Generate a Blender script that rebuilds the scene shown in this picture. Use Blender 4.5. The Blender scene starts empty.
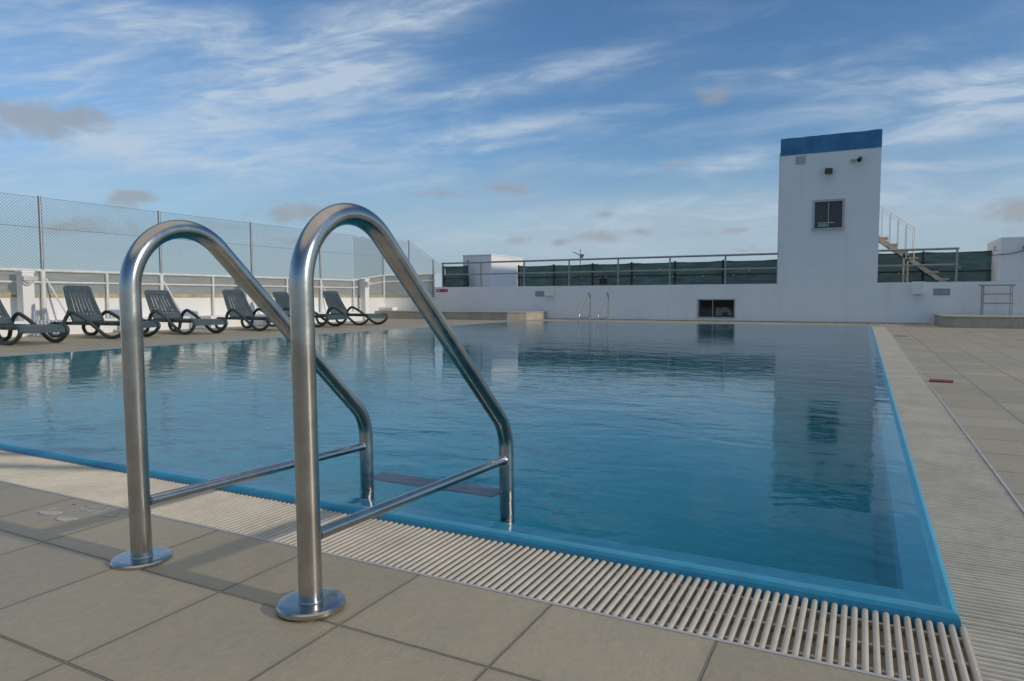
import bpy, bmesh, math, random
from mathutils import Vector, Matrix
random.seed(7)
R = math.radians
C = bpy.context.scene.collection
sc = bpy.context.scene

# ------------------------------------------------------------------ camera
CAM = Vector((-0.169, -1.406, 0.58))
YAW, PITCH, ROLL, FPX = 0.4751, 0.0625, -0.0019, 681.6
cd = bpy.data.cameras.new('camera'); cam = bpy.data.objects.new('camera', cd); C.objects.link(cam)
fw = Vector((-math.sin(YAW) * math.cos(PITCH), math.cos(YAW) * math.cos(PITCH), -math.sin(PITCH)))
rt0 = Vector((math.cos(YAW), math.sin(YAW), 0)); up0 = rt0.cross(fw)
rt = rt0 * math.cos(ROLL) + up0 * math.sin(ROLL); up = up0 * math.cos(ROLL) - rt0 * math.sin(ROLL)
mw = Matrix.Identity(4)
for i in range(3):
    mw[i][0], mw[i][1], mw[i][2], mw[i][3] = rt[i], up[i], -fw[i], CAM[i]
cam.matrix_world = mw
cd.sensor_width = 36; cd.lens = FPX * 36 / 1024; cd.clip_start = 0.05; cd.clip_end = 60000
sc.camera = cam

# ------------------------------------------------------------------ sun, sky, exposure
SUN_EL, SUN_AZ = R(18.7), R(1.5)            # azimuth from +X towards +Y
sdir = Vector((math.cos(SUN_EL) * math.cos(SUN_AZ), math.cos(SUN_EL) * math.sin(SUN_AZ), math.sin(SUN_EL)))
sl = bpy.data.lights.new('sun', 'SUN'); sl.energy = 2.0; sl.angle = R(1.4); sl.color = (1.0, 0.88, 0.72)
so = bpy.data.objects.new('sun', sl); C.objects.link(so)
so.rotation_euler = sdir.to_track_quat('Z', 'Y').to_euler(); so.location = (10, 0, 12)
SKY_STRENGTH = 0.105
sc.view_settings.view_transform = 'Standard'; sc.view_settings.look = 'None'
sc.view_settings.exposure = 0.0; sc.view_settings.gamma = 1.0; sc.view_settings.use_curve_mapping = False
sc.cycles.use_denoising = True
sc.cycles.max_bounces = 10; sc.cycles.transmission_bounces = 8; sc.cycles.transparent_max_bounces = 16
sc.cycles.sample_clamp_indirect = 4.0; sc.cycles.blur_glossy = 0.6

world = bpy.data.worlds.new('World'); sc.world = world; world.use_nodes = True
wt = world.node_tree; wt.nodes.clear()

class NT:
    """small helper to write node graphs as expressions"""
    def __init__(s, tree): s.t = tree; s.n = tree.nodes; s.l = tree.links
    def new(s, kind, **kw):
        n = s.n.new(kind)
        for k, v in kw.items(): setattr(n, k, v)
        return n
    def put(s, sock, v):
        if hasattr(v, 'is_output') or isinstance(v, bpy.types.NodeSocket): s.l.new(v, sock)
        else: sock.default_value = v
    def m(s, op, a, b=None, c=None, clamp=False):
        n = s.new('ShaderNodeMath', operation=op, use_clamp=clamp)
        s.put(n.inputs[0], a)
        if b is not None: s.put(n.inputs[1], b)
        if c is not None: s.put(n.inputs[2], c)
        return n.outputs[0]
    def vm(s, op, a, b=None):
        n = s.new('ShaderNodeVectorMath', operation=op)
        s.put(n.inputs[0], a)
        if b is not None: s.put(n.inputs[1], b)
        return n.outputs['Value'] if op in ('DOT_PRODUCT', 'LENGTH') else n.outputs[0]
    def mix(s, f, a, b):
        n = s.new('ShaderNodeMix', data_type='RGBA')
        s.put(n.inputs[0], f); s.put(n.inputs[6], a); s.put(n.inputs[7], b)
        return n.outputs[2]
    def comb(s, x, y, z=0.0):
        n = s.new('ShaderNodeCombineXYZ')
        for i, v in enumerate((x, y, z)): s.put(n.inputs[i], v)
        return n.outputs[0]
    def sep(s, v):
        n = s.new('ShaderNodeSeparateXYZ'); s.put(n.inputs[0], v); return n.outputs
    def noise(s, v, scale=1.0, detail=3.0, rough=0.5, dist=0.0):
        n = s.new('ShaderNodeTexNoise')
        if v is not None: s.put(n.inputs['Vector'], v)
        s.put(n.inputs['Scale'], scale); s.put(n.inputs['Detail'], detail); s.put(n.inputs['Roughness'], rough); s.put(n.inputs['Distortion'], dist)
        return n.outputs[0]
    def ramp(s, v, lo, hi, a=0.0, b=1.0, smooth=True):
        n = s.new('ShaderNodeMapRange', interpolation_type='SMOOTHSTEP' if smooth else 'LINEAR')
        for i, x in enumerate((v, lo, hi, a, b)): s.put(n.inputs[i], x)
        return n.outputs[0]

def c4(c): return (c[0], c[1], c[2], 1.0)

# --- the sky: Nishita plus layers of cirrus and small cumulus laid out by compass bearing and elevation
W = NT(wt)
sky = W.new('ShaderNodeTexSky', sky_type='NISHITA', sun_disc=False)
sky.sun_elevation = SUN_EL; sky.sun_rotation = math.pi / 2 - SUN_AZ
sky.altitude = 0; sky.air_density = 1.0; sky.dust_density = 0.25; sky.ozone_density = 3.5
dirv = W.vm('NORMALIZE', W.new('ShaderNodeTexCoord').outputs['Generated'])
hf = (-math.sin(YAW), math.cos(YAW), 0.0); hr = (math.cos(YAW), math.sin(YAW), 0.0)
az = W.m('MULTIPLY', W.m('ARCTAN2', W.vm('DOT_PRODUCT', dirv, hr), W.vm('DOT_PRODUCT', dirv, hf)), 57.2958)
el = W.m('MULTIPLY', W.m('ARCSINE', W.sep(dirv)[2]), 57.2958)
def bearing(u, v):          # bearing and elevation of a direction, in degrees
    d = (fw + rt * ((u - 512) / FPX) + up * ((340.5 - v) / FPX)).normalized()
    h = Vector(hf); r = Vector(hr)
    return math.degrees(math.atan2(d.dot(r), d.dot(h))), math.degrees(math.asin(d.z))
wob1 = W.m('MULTIPLY', W.m('SUBTRACT', W.noise(W.comb(W.m('MULTIPLY', az, 0.10), W.m('MULTIPLY', el, 0.25), 3.0), 1.0, 3.0), 0.5), 5.0)
azw = W.m('ADD', az, W.m('MULTIPLY', wob1, 1.4)); elw = W.m('ADD', el, W.m('MULTIPLY', wob1, 0.55))
def patch(u, v, su, sv, rot, a, wob=True):
    a0, e0 = bearing(u, v); k = 0.078
    x = W.m('SUBTRACT', azw if wob else az, a0); y = W.m('SUBTRACT', elw if wob else el, e0)
    c, s_ = math.cos(R(rot)), math.sin(R(rot))
    p = W.m('ADD', W.m('MULTIPLY', x, c / (su * k)), W.m('MULTIPLY', y, s_ / (su * k)))
    q = W.m('ADD', W.m('MULTIPLY', x, -s_ / (sv * k)), W.m('MULTIPLY', y, c / (sv * k)))
    r2 = W.m('MULTIPLY_ADD', p, p, W.m('MULTIPLY', q, q))
    return W.m('MULTIPLY', W.m('EXPONENT', W.m('MULTIPLY', r2, -0.5)), a)
cirrus = None
for P in [(350, 40, 80, 24, 24, 1.0), (440, 8, 60, 16, 20, .9), (345, 75, 50, 10, 8, .8), (250, 100, 110, 22, 6, .8), (205, 40, 70, 14, -4, .65), (60, 12, 110, 12, 6, .85), (70, 60, 90, 16, 4, .5),
          (240, 150, 150, 18, 4, .65), (330, 172, 90, 12, -3, .65), (90, 165, 140, 16, 3, .35), (30, 205, 120, 18, 2, .4),
          (560, 72, 66, 9, 9, .95), (480, 92, 60, 9, 12, .6), (505, 129, 66, 5.5, 6, 1.0), (505, 143, 62, 3.5, 4, .8),
          (800, 88, 80, 7, -3, .8), (775, 70, 46, 3.5, -2, .9), (930, 95, 90, 10, 2, .8), (990, 92, 50, 13, 6, .6), (945, 124, 50, 8, 10, .9), (925, 165, 50, 4, 0, .8),
          (735, 160, 36, 6, 5, 1.1), (640, 165, 50, 4, 3, .5), (820, 55, 160, 12, 4, .1), (1150, 60, 100, 40, 10, .5), (-200, 90, 160, 40, 5, .6),
          (640, 215, 150, 13, 3, .85), (930, 205, 120, 14, 1, .9), (740, 240, 160, 14, 0, .4)]:
    g = patch(*P); cirrus = g if cirrus is None else W.m('ADD', cirrus, g)
skew = W.m('MULTIPLY_ADD', az, W.m('MULTIPLY_ADD', az, 0.002, -0.10), el)
fib = W.noise(W.comb(W.m('MULTIPLY', az, 0.075), W.m('MULTIPLY', skew, 0.36), 1.0), 1.0, 6.0, 0.6, 1.1)
fine = W.noise(W.comb(W.m('MULTIPLY', az, 0.22), W.m('MULTIPLY', skew, 1.1), 5.0), 1.0, 5.0, 0.6, 0.9)
fibre = W.ramp(W.m('MULTIPLY_ADD', fine, 0.40, W.m('MULTIPLY', fib, 0.60)), 0.36, 0.72)
cir = W.m('MULTIPLY', cirrus, W.m('MULTIPLY_ADD', fibre, 0.68, 0.18))
veil = W.m('MULTIPLY', W.ramp(fib, 0.45, 0.85), W.ramp(el, 35.0, 5.0, 0.05, 0.30))
haze = W.m('MULTIPLY', W.ramp(W.m('MULTIPLY_ADD', wob1, 1.2, el), 14.0, 3.0), W.ramp(az, -50.0, 30.0, 0.74, 0.80))
high = W.m('MINIMUM', W.m('ADD', cir, veil), 0.85)
puff = None
for P in [(40, 120, 46, 13, 4, 1.1), (300, 212, 36, 9, 4, 1.1), (510, 189, 22, 6, 0, 1.0), (717, 94, 15, 9, 0, .9), (130, 198, 17, 9, 0, 1.0), (600, 237, 20, 7, 0, .95),
          (521, 240, 15, 5, 0, .85), (603, 214, 12, 4, 0, .8), (1022, 211, 24, 11, 0, 1.1), (440, 193, 22, 6, 0, .7), (672, 166, 14, 6, 0, .6), (80, 228, 40, 8, 0, .75), (960, 245, 30, 6, 0, .5), (690, 235, 30, 4, 0, .5), (558, 243, 8, 4, 0, .8), (640, 231, 11, 3, 0, .7), (735, 229, 16, 3, 0, .7), (755, 250, 26, 4, 0, .6), (300, 240, 40, 5, 0, .6), (210, 225, 30, 5, 0, .5)]:
    g = patch(*P, wob=False); puff = g if puff is None else W.m('ADD', puff, g)
lump = W.noise(W.comb(W.m('MULTIPLY', az, 0.55), W.m('MULTIPLY', el, 0.9), 9.0), 1.0, 5.0, 0.55, 0.4)
cum = W.m('MULTIPLY', W.ramp(W.m('MULTIPLY_ADD', W.m('SUBTRACT', lump, 0.5), 1.5, puff), 0.32, 1.05), 0.72)
skyc = W.vm('MULTIPLY', W.vm('MULTIPLY', sky.outputs[0], (SKY_STRENGTH,) * 3), (0.86, 1.07, 1.20))
CIRRUS_COL, CUMULUS_COL, HAZE_COL = (0.50, 0.60, 0.71), (0.32, 0.34, 0.365), (0.375, 0.465, 0.55)
col = W.mix(haze, skyc, W.mix(W.ramp(az, -45.0, 15.0), c4((0.295, 0.375, 0.455)), c4(HAZE_COL))); col = W.mix(high, col, c4(CIRRUS_COL)); col = W.mix(cum, col, c4(CUMULUS_COL))
# unseen sheet of bright warm cloud overhead, added to lift the ambient light
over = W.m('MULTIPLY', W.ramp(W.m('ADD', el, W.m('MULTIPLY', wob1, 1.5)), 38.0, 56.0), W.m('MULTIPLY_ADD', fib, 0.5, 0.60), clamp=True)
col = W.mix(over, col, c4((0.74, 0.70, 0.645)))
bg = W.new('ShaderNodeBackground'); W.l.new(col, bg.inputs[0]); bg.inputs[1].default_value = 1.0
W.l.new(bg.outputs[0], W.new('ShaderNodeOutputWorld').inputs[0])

# ------------------------------------------------------------------ helpers
class MB:
    """collects shapes and links them as one mesh object"""
    def __init__(s): s.v = []; s.f = []; s.uv = {}; s.mi = []; s.cur = 0; s.sm = []
    def face(s, idx, smooth=False, uv=None):
        if uv: s.uv[len(s.f)] = uv
        s.f.append(idx); s.mi.append(s.cur); s.sm.append(smooth)
    def add(s, pts):
        b = len(s.v); s.v.extend([tuple(p) for p in pts]); return b
    def box(s, x0, y0, z0, x1, y1, z1):
        b = s.add([(x0, y0, z0), (x1, y0, z0), (x1, y1, z0), (x0, y1, z0), (x0, y0, z1), (x1, y0, z1), (x1, y1, z1), (x0, y1, z1)])
        for q in ((3, 2, 1, 0), (4, 5, 6, 7), (0, 1, 5, 4), (1, 2, 6, 5), (2, 3, 7, 6), (3, 0, 4, 7)): s.face([b + i for i in q])
        return s
    def prism(s, pts, z0, z1):                 # plan polygon (counter-clockwise) pulled up
        n = len(pts); b = s.add([(x, y, z0) for x, y in pts] + [(x, y, z1) for x, y in pts])
        s.face([b + i for i in reversed(range(n))]); s.face([b + n + i for i in range(n)])
        for i in range(n): j = (i + 1) % n; s.face([b + i, b + j, b + n + j, b + n + i])
        return s
    def slab(s, prof, axis, a0, a1):           # closed profile pulled along x or y; prof in (other, z)
        n = len(prof)
        mk = (lambda p, a: (a, p[0], p[1])) if axis == 'x' else (lambda p, a: (p[0], a, p[1]))
        b = s.add([mk(p, a0) for p in prof] + [mk(p, a1) for p in prof])
        s.face([b + i for i in range(n)]); s.face([b + n + i for i in reversed(range(n))])
        for i in range(n): j = (i + 1) % n; s.face([b + j, b + i, b + n + i, b + n + j])
        return s
    def obox(s, o, ax, ay, az_):               # box from corner o along three vectors
        o, ax, ay, az_ = map(Vector, (o, ax, ay, az_))
        b = s.add([o, o + ax, o + ax + ay, o + ay, o + az_, o + ax + az_, o + ax + ay + az_, o + ay + az_])
        for q in ((3, 2, 1, 0), (4, 5, 6, 7), (0, 1, 5, 4), (1, 2, 6, 5), (2, 3, 7, 6), (3, 0, 4, 7)): s.face([b + i for i in q])
        return s
    def tube(s, path, r, n=12, smooth=True, caps=True):
        path = [Vector(p) for p in path]; rings = []; prev = None
        for i, p in enumerate(path):
            if i == 0: t = path[1] - p
            elif i == len(path) - 1: t = p - path[-2]
            else: t = (path[i + 1] - p).normalized() + (p - path[i - 1]).normalized()
            t.normalize()
            if prev is None:
                a = Vector((0, 0, 1)) if abs(t.z) < 0.9 else Vector((1, 0, 0))
                u = t.cross(a).normalized()
            else:
                u = (prev - t * prev.dot(t)).normalized()
            prev = u; w = t.cross(u); rr = r[i] if isinstance(r, (list, tuple)) else r
            rings.append(s.add([p + (u * math.cos(2 * math.pi * k / n) + w * math.sin(2 * math.pi * k / n)) * rr for k in range(n)]))
        for a, b in zip(rings, rings[1:]):
            for k in range(n): j = (k + 1) % n; s.face([a + k, a + j, b + j, b + k], smooth)
        if caps:
            for rg in (rings[0], rings[-1]): b = s.add(s.v[rg:rg + n]); s.face([b + k for k in range(n)])
        return s
    def lathe(s, o, axis, prof, n=32, smooth=True):   # prof: (radius, height along axis)
        o = Vector(o); t = Vector(axis).normalized(); a = Vector((0, 0, 1)) if abs(t.z) < 0.9 else Vector((1, 0, 0))
        u = t.cross(a).normalized(); w = t.cross(u)
        ring = lambda r, h: s.add([o + t * h + (u * math.cos(2 * math.pi * k / n) + w * math.sin(2 * math.pi * k / n)) * r for k in range(n)])
        for p0_, p1_ in zip(prof, prof[1:]):          # crisp from one band to the next, round within a band
            a, b = ring(*p0_), ring(*p1_)
            for k in range(n): j = (k + 1) % n; s.face([a + k, a + j, b + j, b + k], smooth)
        for p_ in (prof[0], prof[-1]): b = ring(*p_); s.face([b + k for k in range(n)])
        return s
    def build(s, name, mat, parent=None, bevel=0.0, autosmooth=None):
        me = bpy.data.meshes.new(name); me.from_pydata(s.v, [], s.f)
        for m_ in (mat if isinstance(mat, (list, tuple)) else [mat]): me.materials.append(m_)
        for p, sm_, mi in zip(me.polygons, s.sm, s.mi): p.use_smooth = sm_; p.material_index = mi
        if s.uv:
            ul = me.uv_layers.new(name='tiles')
            for fi, uvs in s.uv.items():
                for li, w in zip(me.polygons[fi].loop_indices, uvs): ul.data[li].uv = w
        bm = bmesh.new(); bm.from_mesh(me); bmesh.ops.recalc_face_normals(bm, faces=bm.faces); bm.to_mesh(me); bm.free()
        o = bpy.data.objects.new(name, me); C.objects.link(o)
        if parent: o.parent = parent
        if bevel:
            b = o.modifiers.new('edge', 'BEVEL'); b.width = bevel; b.segments = 2; b.limit_method = 'ANGLE'; b.angle_limit = R(40)
        return o
def tag(o, label, cat, group=None, kind=None):
    o['label'] = label; o['category'] = cat
    if group: o['group'] = group
    if kind: o['kind'] = kind
    return o
def thing(name, label, cat, loc=(0, 0, 0), rz=0, group=None):
    o = bpy.data.objects.new(name, None); C.objects.link(o); o.location = loc; o.rotation_euler = (0, 0, rz); o.empty_display_size = 0.1
    return tag(o, label, cat, group)
def structure(o): o['kind'] = 'structure'; return o
def kids(o): return [c for c in bpy.data.objects if c.parent == o]
def copy_thing(o, label, loc, rz):
    r = o.copy(); C.objects.link(r); r.location = loc; r.rotation_euler = (0, 0, rz); r['label'] = label
    for ch in kids(o):
        c = ch.copy(); C.objects.link(c); c.parent = r
        for g in kids(ch):
            d = g.copy(); C.objects.link(d); d.parent = c
    return r

# ------------------------------------------------------------------ materials
def base_mat(name, col, rough=0.6, metal=0.0, spec=0.5):
    m = bpy.data.materials.new(name); m.use_nodes = True; t = NT(m.node_tree)
    b = m.node_tree.nodes['Principled BSDF']; b.inputs['Base Color'].default_value = c4(col)
    b.inputs['Roughness'].default_value = rough; b.inputs['Metallic'].default_value = metal; b.inputs['Specular IOR Level'].default_value = spec
    return m, t, b
def bump(t, b, h, strength=0.3, dist=0.01):
    n = t.new('ShaderNodeBump'); n.inputs['Strength'].default_value = strength; n.inputs['Distance'].default_value = dist
    t.l.new(h, n.inputs['Height']); t.l.new(n.outputs[0], b.inputs['Normal']); return n
def objco(t): return t.new('ShaderNodeTexCoord').outputs['Object']
def scaled(t, v, s): return t.vm('MULTIPLY', v, s)

def mottled(name, col, var=0.12, scale=6.0, rough=0.6, metal=0.0, bmp=0.0, bscale=60.0, spec=0.5, tint=None):
    m, t, b = base_mat(name, col, rough, metal, spec); co = objco(t)
    n1 = t.noise(co, scale, 5.0, 0.6); n2 = t.noise(co, scale * 6, 4.0, 0.6)
    k = t.ramp(t.m('MULTIPLY_ADD', n2, 0.4, t.m('MULTIPLY', n1, 0.7)), 0.35, 0.75)
    dark = tint or tuple(c * (1 - 2 * var) for c in col)
    t.l.new(t.mix(k, c4(dark), c4(tuple(min(1, c * (1 + var * 0.5)) for c in col))), b.inputs['Base Color'])
    t.l.new(t.ramp(n1, 0.3, 0.7, rough * 0.85, min(1, rough * 1.15)), b.inputs['Roughness'])
    if bmp: bump(t, b, t.noise(co, bscale, 4.0, 0.6), bmp, 0.004)
    return m

def wall_mat(name, col, streak=0.5):
    m, t, b = base_mat(name, col, 0.75, 0, 0.3); co = objco(t)
    n1 = t.noise(co, 0.9, 6.0, 0.62); n2 = t.noise(scaled(t, co, (5.0, 5.0, 0.35)), 1.0, 5.0, 0.6); n3 = t.noise(co, 14.0, 4.0, 0.6)
    k = t.m('ADD', t.m('MULTIPLY', t.ramp(n1, 0.45, 0.75), 0.5), t.m('MULTIPLY', t.ramp(n2, 0.5, 0.8), streak))
    k = t.m('ADD', k, t.m('MULTIPLY', t.ramp(n3, 0.55, 0.8), 0.15), clamp=True)
    t.l.new(t.mix(t.m('MULTIPLY', k, 0.55), c4(col), c4((col[0] * .72, col[1] * .73, col[2] * .72))), b.inputs['Base Color'])
    bump(t, b, t.m('ADD', t.noise(co, 70.0, 3.0), t.m('MULTIPLY', t.noise(co, 6.0, 2.0), 1.2)), 0.25, 0.004)
    return m

def tile_mat(name, col, grout, gw=0.016):
    m, t, b = base_mat(name, col, 0.55, 0, 0.4)
    uv = t.new('ShaderNodeUVMap'); uv.uv_map = 'tiles'
    s_ = t.sep(uv.outputs[0]); co = objco(t)
    wig = t.m('MULTIPLY', t.m('SUBTRACT', t.noise(co, 25.0, 3.0), 0.5), 0.008)
    def edge(x): return t.m('SUBTRACT', 0.5, t.m('ABSOLUTE', t.m('SUBTRACT', t.m('FRACT', t.m('ADD', x, wig)), 0.5)))
    d = t.m('MINIMUM', edge(s_[0]), edge(s_[1]))
    g = t.ramp(d, gw * 0.55, gw * 1.1, 1.0, 0.0)
    wn = t.new('ShaderNodeTexWhiteNoise'); wn.noise_dimensions = '2D'
    t.l.new(t.comb(t.m('FLOOR', s_[0]), t.m('FLOOR', s_[1])), wn.inputs['Vector'])
    n1 = t.noise(co, 3.0, 6.0, 0.65); n2 = t.noise(co, 45.0, 5.0, 0.7); n3 = t.noise(co, 0.6, 4.0, 0.6)
    k = t.m('ADD', t.m('MULTIPLY', wn.outputs[0], 0.20), t.m('ADD', t.m('MULTIPLY', n1, 0.35), t.m('ADD', t.m('MULTIPLY', n2, 0.42), t.m('MULTIPLY', n3, 0.25))))
    c_ = t.mix(t.ramp(k, 0.3, 0.85, smooth=False), c4(tuple(c * 0.74 for c in col)), c4(tuple(c * 1.18 for c in col)))
    blot = t.m('MULTIPLY', t.ramp(t.noise(co, 1.7, 6.0, 0.7, 0.6), 0.52, 0.70), 0.30)
    c_ = t.mix(blot, c_, c4((col[0] * .66, col[1] * .66, col[2] * .62)))
    speck = t.ramp(t.noise(co, 160.0, 2.0), 0.66, 0.74)
    c_ = t.mix(t.m('MULTIPLY', speck, 0.25), c_, c4(tuple(c * 0.55 for c in col)))
    grime = t.ramp(d, 0.0, 0.09, 0.16, 0.0)
    c_ = t.mix(grime, c_, c4(tuple(c * 0.6 for c in col)))
    t.l.new(t.mix(g, c_, c4(grout)), b.inputs['Base Color'])
    t.l.new(t.ramp(n1, 0.3, 0.7, 0.45, 0.65), b.inputs['Roughness'])
    cleft = t.noise(scaled(t, co, (1.0, 0.6, 1.0)), 28.0, 5.0, 0.62, 1.0)
    h = t.m('SUBTRACT', t.m('ADD', t.m('MULTIPLY', cleft, 0.28), t.m('MULTIPLY', n2, 0.16)), t.m('MULTIPLY', g, 0.9))
    bump(t, b, h, 0.9, 0.007)
    return m

M = {}
M['tile'] = tile_mat('deck_tile', (0.392, 0.340, 0.237), (0.235, 0.20, 0.15), 0.010)
M['bench_tile'] = mottled('bench_tile', (0.43, 0.395, 0.315), 0.12, 4.0, 0.6, bmp=0.2)
M['grate'] = mottled('grate_plastic', (0.57, 0.52, 0.42), 0.10, 5.0, 0.5, tint=(0.46, 0.41, 0.325))
M['trim'] = mottled('trim_plastic', (0.50, 0.48, 0.46), 0.1, 8.0, 0.5)
M['gutter'] = mottled('gutter_concrete', (0.60, 0.54, 0.43), 0.15, 8.0, 0.8)
M['white_wall'] = wall_mat('white_render', (0.82, 0.82, 0.81))
M['bright_wall'] = wall_mat('white_paint', (0.80, 0.79, 0.76), 0.35)
M['white_metal'] = mottled('white_paint_metal', (0.74, 0.73, 0.70), 0.1, 6.0, 0.4)
M['blue_band'] = mottled('blue_render', (0.060, 0.225, 0.43), 0.2, 2.5, 0.7, bmp=0.3, bscale=12.0)
M['coping'] = mottled('coping_stone', (0.50, 0.41, 0.24), 0.2, 3.0, 0.7)
M['galv'] = mottled('galvanised_steel', (0.36, 0.37, 0.38), 0.1, 10.0, 0.45, 0.6)
M['galv_dark'] = mottled('weathered_steel', (0.20, 0.21, 0.22), 0.1, 10.0, 0.5, 0.4)
M['alu'] = mottled('aluminium', (0.50, 0.50, 0.50), 0.06, 10.0, 0.4, 0.7)
M['dark_plastic'] = mottled('dark_green_plastic', (0.030, 0.050, 0.050), 0.1, 12.0, 0.42)
M['green_plastic'] = mottled('lounger_plastic', (0.052, 0.080, 0.086), 0.12, 8.0, 0.38)
M['black'] = mottled('black_plastic', (0.02, 0.021, 0.023), 0.1, 12.0, 0.4)
M['beige_steel'] = mottled('beige_painted_steel', (0.60, 0.50, 0.37), 0.12, 6.0, 0.5)
M['red'] = mottled('red_plastic', (0.30, 0.028, 0.03), 0.15, 30.0, 0.5)
M['sign_red'] = mottled('sign_red', (0.42, 0.035, 0.11), 0.08, 20.0, 0.5)
M['sign_white'] = mottled('sign_white', (0.70, 0.62, 0.64), 0.05, 20.0, 0.5)
M['cable'] = mottled('cable', (0.05, 0.05, 0.055), 0.1, 10.0, 0.5)
M['step'] = mottled('step_plate', (0.07, 0.075, 0.13), 0.1, 20.0, 0.4)

def fade(m):                     # each copy weathered a little differently
    t = NT(m.node_tree); b = m.node_tree.nodes['Principled BSDF']; l = b.inputs['Base Color'].links[0]; src = l.from_socket
    k = t.ramp(t.new('ShaderNodeObjectInfo').outputs['Random'], 0.0, 1.0, 0.82, 1.30, smooth=False)
    t.l.new(t.vm('MULTIPLY', src, t.comb(k, k, k)), b.inputs['Base Color'])
fade(M['green_plastic']); fade(M['dark_plastic'])
def steel():
    m, t, b = base_mat('polished_steel', (0.48, 0.46, 0.42), 0.2, 1.0); co = objco(t)
    n1 = t.noise(co, 14.0, 5.0, 0.65); n2 = t.noise(scaled(t, co, (260.0, 260.0, 6.0)), 1.0, 3.0); n3 = t.noise(co, 90.0, 3.0)
    t.l.new(t.mix(t.ramp(n1, 0.35, 0.75), c4((0.44, 0.42, 0.385)), c4((0.56, 0.54, 0.50))), b.inputs['Base Color'])
    t.l.new(t.m('ADD', t.ramp(n1, 0.3, 0.75, 0.15, 0.24), t.m('MULTIPLY', n2, 0.06)), b.inputs['Roughness'])
    bump(t, b, t.m('ADD', n3, t.m('MULTIPLY', n2, 0.5)), 0.02, 0.001)
    return m
M['steel'] = steel()
def chrome():
    m, t, b = base_mat('flange_steel', (0.50, 0.475, 0.43), 0.10, 1.0); co = objco(t)
    t.l.new(t.ramp(t.noise(co, 40.0, 4.0), 0.35, 0.75, 0.14, 0.30), b.inputs['Roughness']); return m
M['chrome'] = chrome()

def paint_blue(name, col):
    m, t, b = base_mat(name, col, 0.35, 0, 0.5); co = objco(t)
    n1 = t.noise(co, 2.2, 6.0, 0.65); n2 = t.noise(co, 22.0, 5.0, 0.65)
    k = t.ramp(t.m('MULTIPLY_ADD', n2, 0.5, t.m('MULTIPLY', n1, 0.6)), 0.40, 0.72)
    c_ = t.mix(k, c4(tuple(c * 0.8 for c in col)), c4(col))
    # scuffs where the paint has worn to a greyer undercoat
    worn = t.m('MULTIPLY', t.ramp(t.noise(co, 9.0, 6.0, 0.7), 0.60, 0.72), 0.5)
    t.l.new(t.mix(worn, c_, c4((0.10, 0.26, 0.36))), b.inputs['Base Color'])
    bump(t, b, n2, 0.12, 0.003); return m
M['rim'] = paint_blue('rim_paint', (0.042, 0.34, 0.53))
M['basin'] = paint_blue('basin_paint', (0.008, 0.56, 0.63))

def water():
    m = bpy.data.materials.new('pool_water'); m.use_nodes = True; t = NT(m.node_tree); t.n.clear()
    out = t.new('ShaderNodeOutputMaterial'); g = t.new('ShaderNodeBsdfGlass'); g.inputs['IOR'].default_value = 1.28; g.inputs['Roughness'].default_value = 0.042
    g.inputs['Color'].default_value = (1, 1, 1, 1)
    co = objco(t)
    a = t.noise(scaled(t, co, (1.0, 1.6, 1.0)), 2.2, 2.0, 0.5, 0.6)
    b_ = t.noise(scaled(t, co, (1.0, 1.35, 1.0)), 8.0, 2.5, 0.5, 0.4)
    patchy = t.ramp(t.noise(co, 0.35, 2.0), 0.35, 0.65, 0.35, 1.0)
    c_ = t.noise(scaled(t, co, (1.0, 1.3, 1.0)), 26.0, 2.0, 0.5, 0.3)
    h = t.m('MULTIPLY', t.m('ADD', a, t.m('MULTIPLY_ADD', c_, 0.10, t.m('MULTIPLY', b_, 0.36))), patchy)
    bp = t.new('ShaderNodeBump'); bp.inputs['Strength'].default_value = 1.0; bp.inputs['Distance'].default_value = 0.0065
    t.l.new(h, bp.inputs['Height']); t.l.new(bp.outputs[0], g.inputs['Normal']); t.l.new(g.outputs[0], out.inputs['Surface'])
    v = t.new('ShaderNodeVolumeAbsorption'); v.inputs['Color'].default_value = (0.02, 0.76, 0.82, 1); v.inputs['Density'].default_value = 0.55
    t.l.new(v.outputs[0], out.inputs['Volume'])
    return m
M['water'] = water()

def glass_dark(name, col=(0.012, 0.012, 0.013)):
    m, t, b = base_mat(name, col, 0.06, 0, 0.5); return m
M['dark_glass'] = glass_dark('dark_glass', (0.062, 0.053, 0.049))
def clear_pane():
    m = bpy.data.materials.new('clear_pane'); m.use_nodes = True; t = NT(m.node_tree); t.n.clear()
    out = t.new('ShaderNodeOutputMaterial'); mx = t.new('ShaderNodeMixShader'); tr = t.new('ShaderNodeBsdfTransparent'); gl = t.new('ShaderNodeBsdfGlossy'); gl.inputs['Roughness'].default_value = 0.04
    tr.inputs[0].default_value = (0.75, 0.78, 0.77, 1); fr = t.new('ShaderNodeFresnel'); fr.inputs[0].default_value = 1.45
    t.l.new(fr.outputs[0], mx.inputs[0]); t.l.new(tr.outputs[0], mx.inputs[1]); t.l.new(gl.outputs[0], mx.inputs[2]); t.l.new(mx.outputs[0], out.inputs[0]); return m
M['clear_pane'] = clear_pane()
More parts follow.
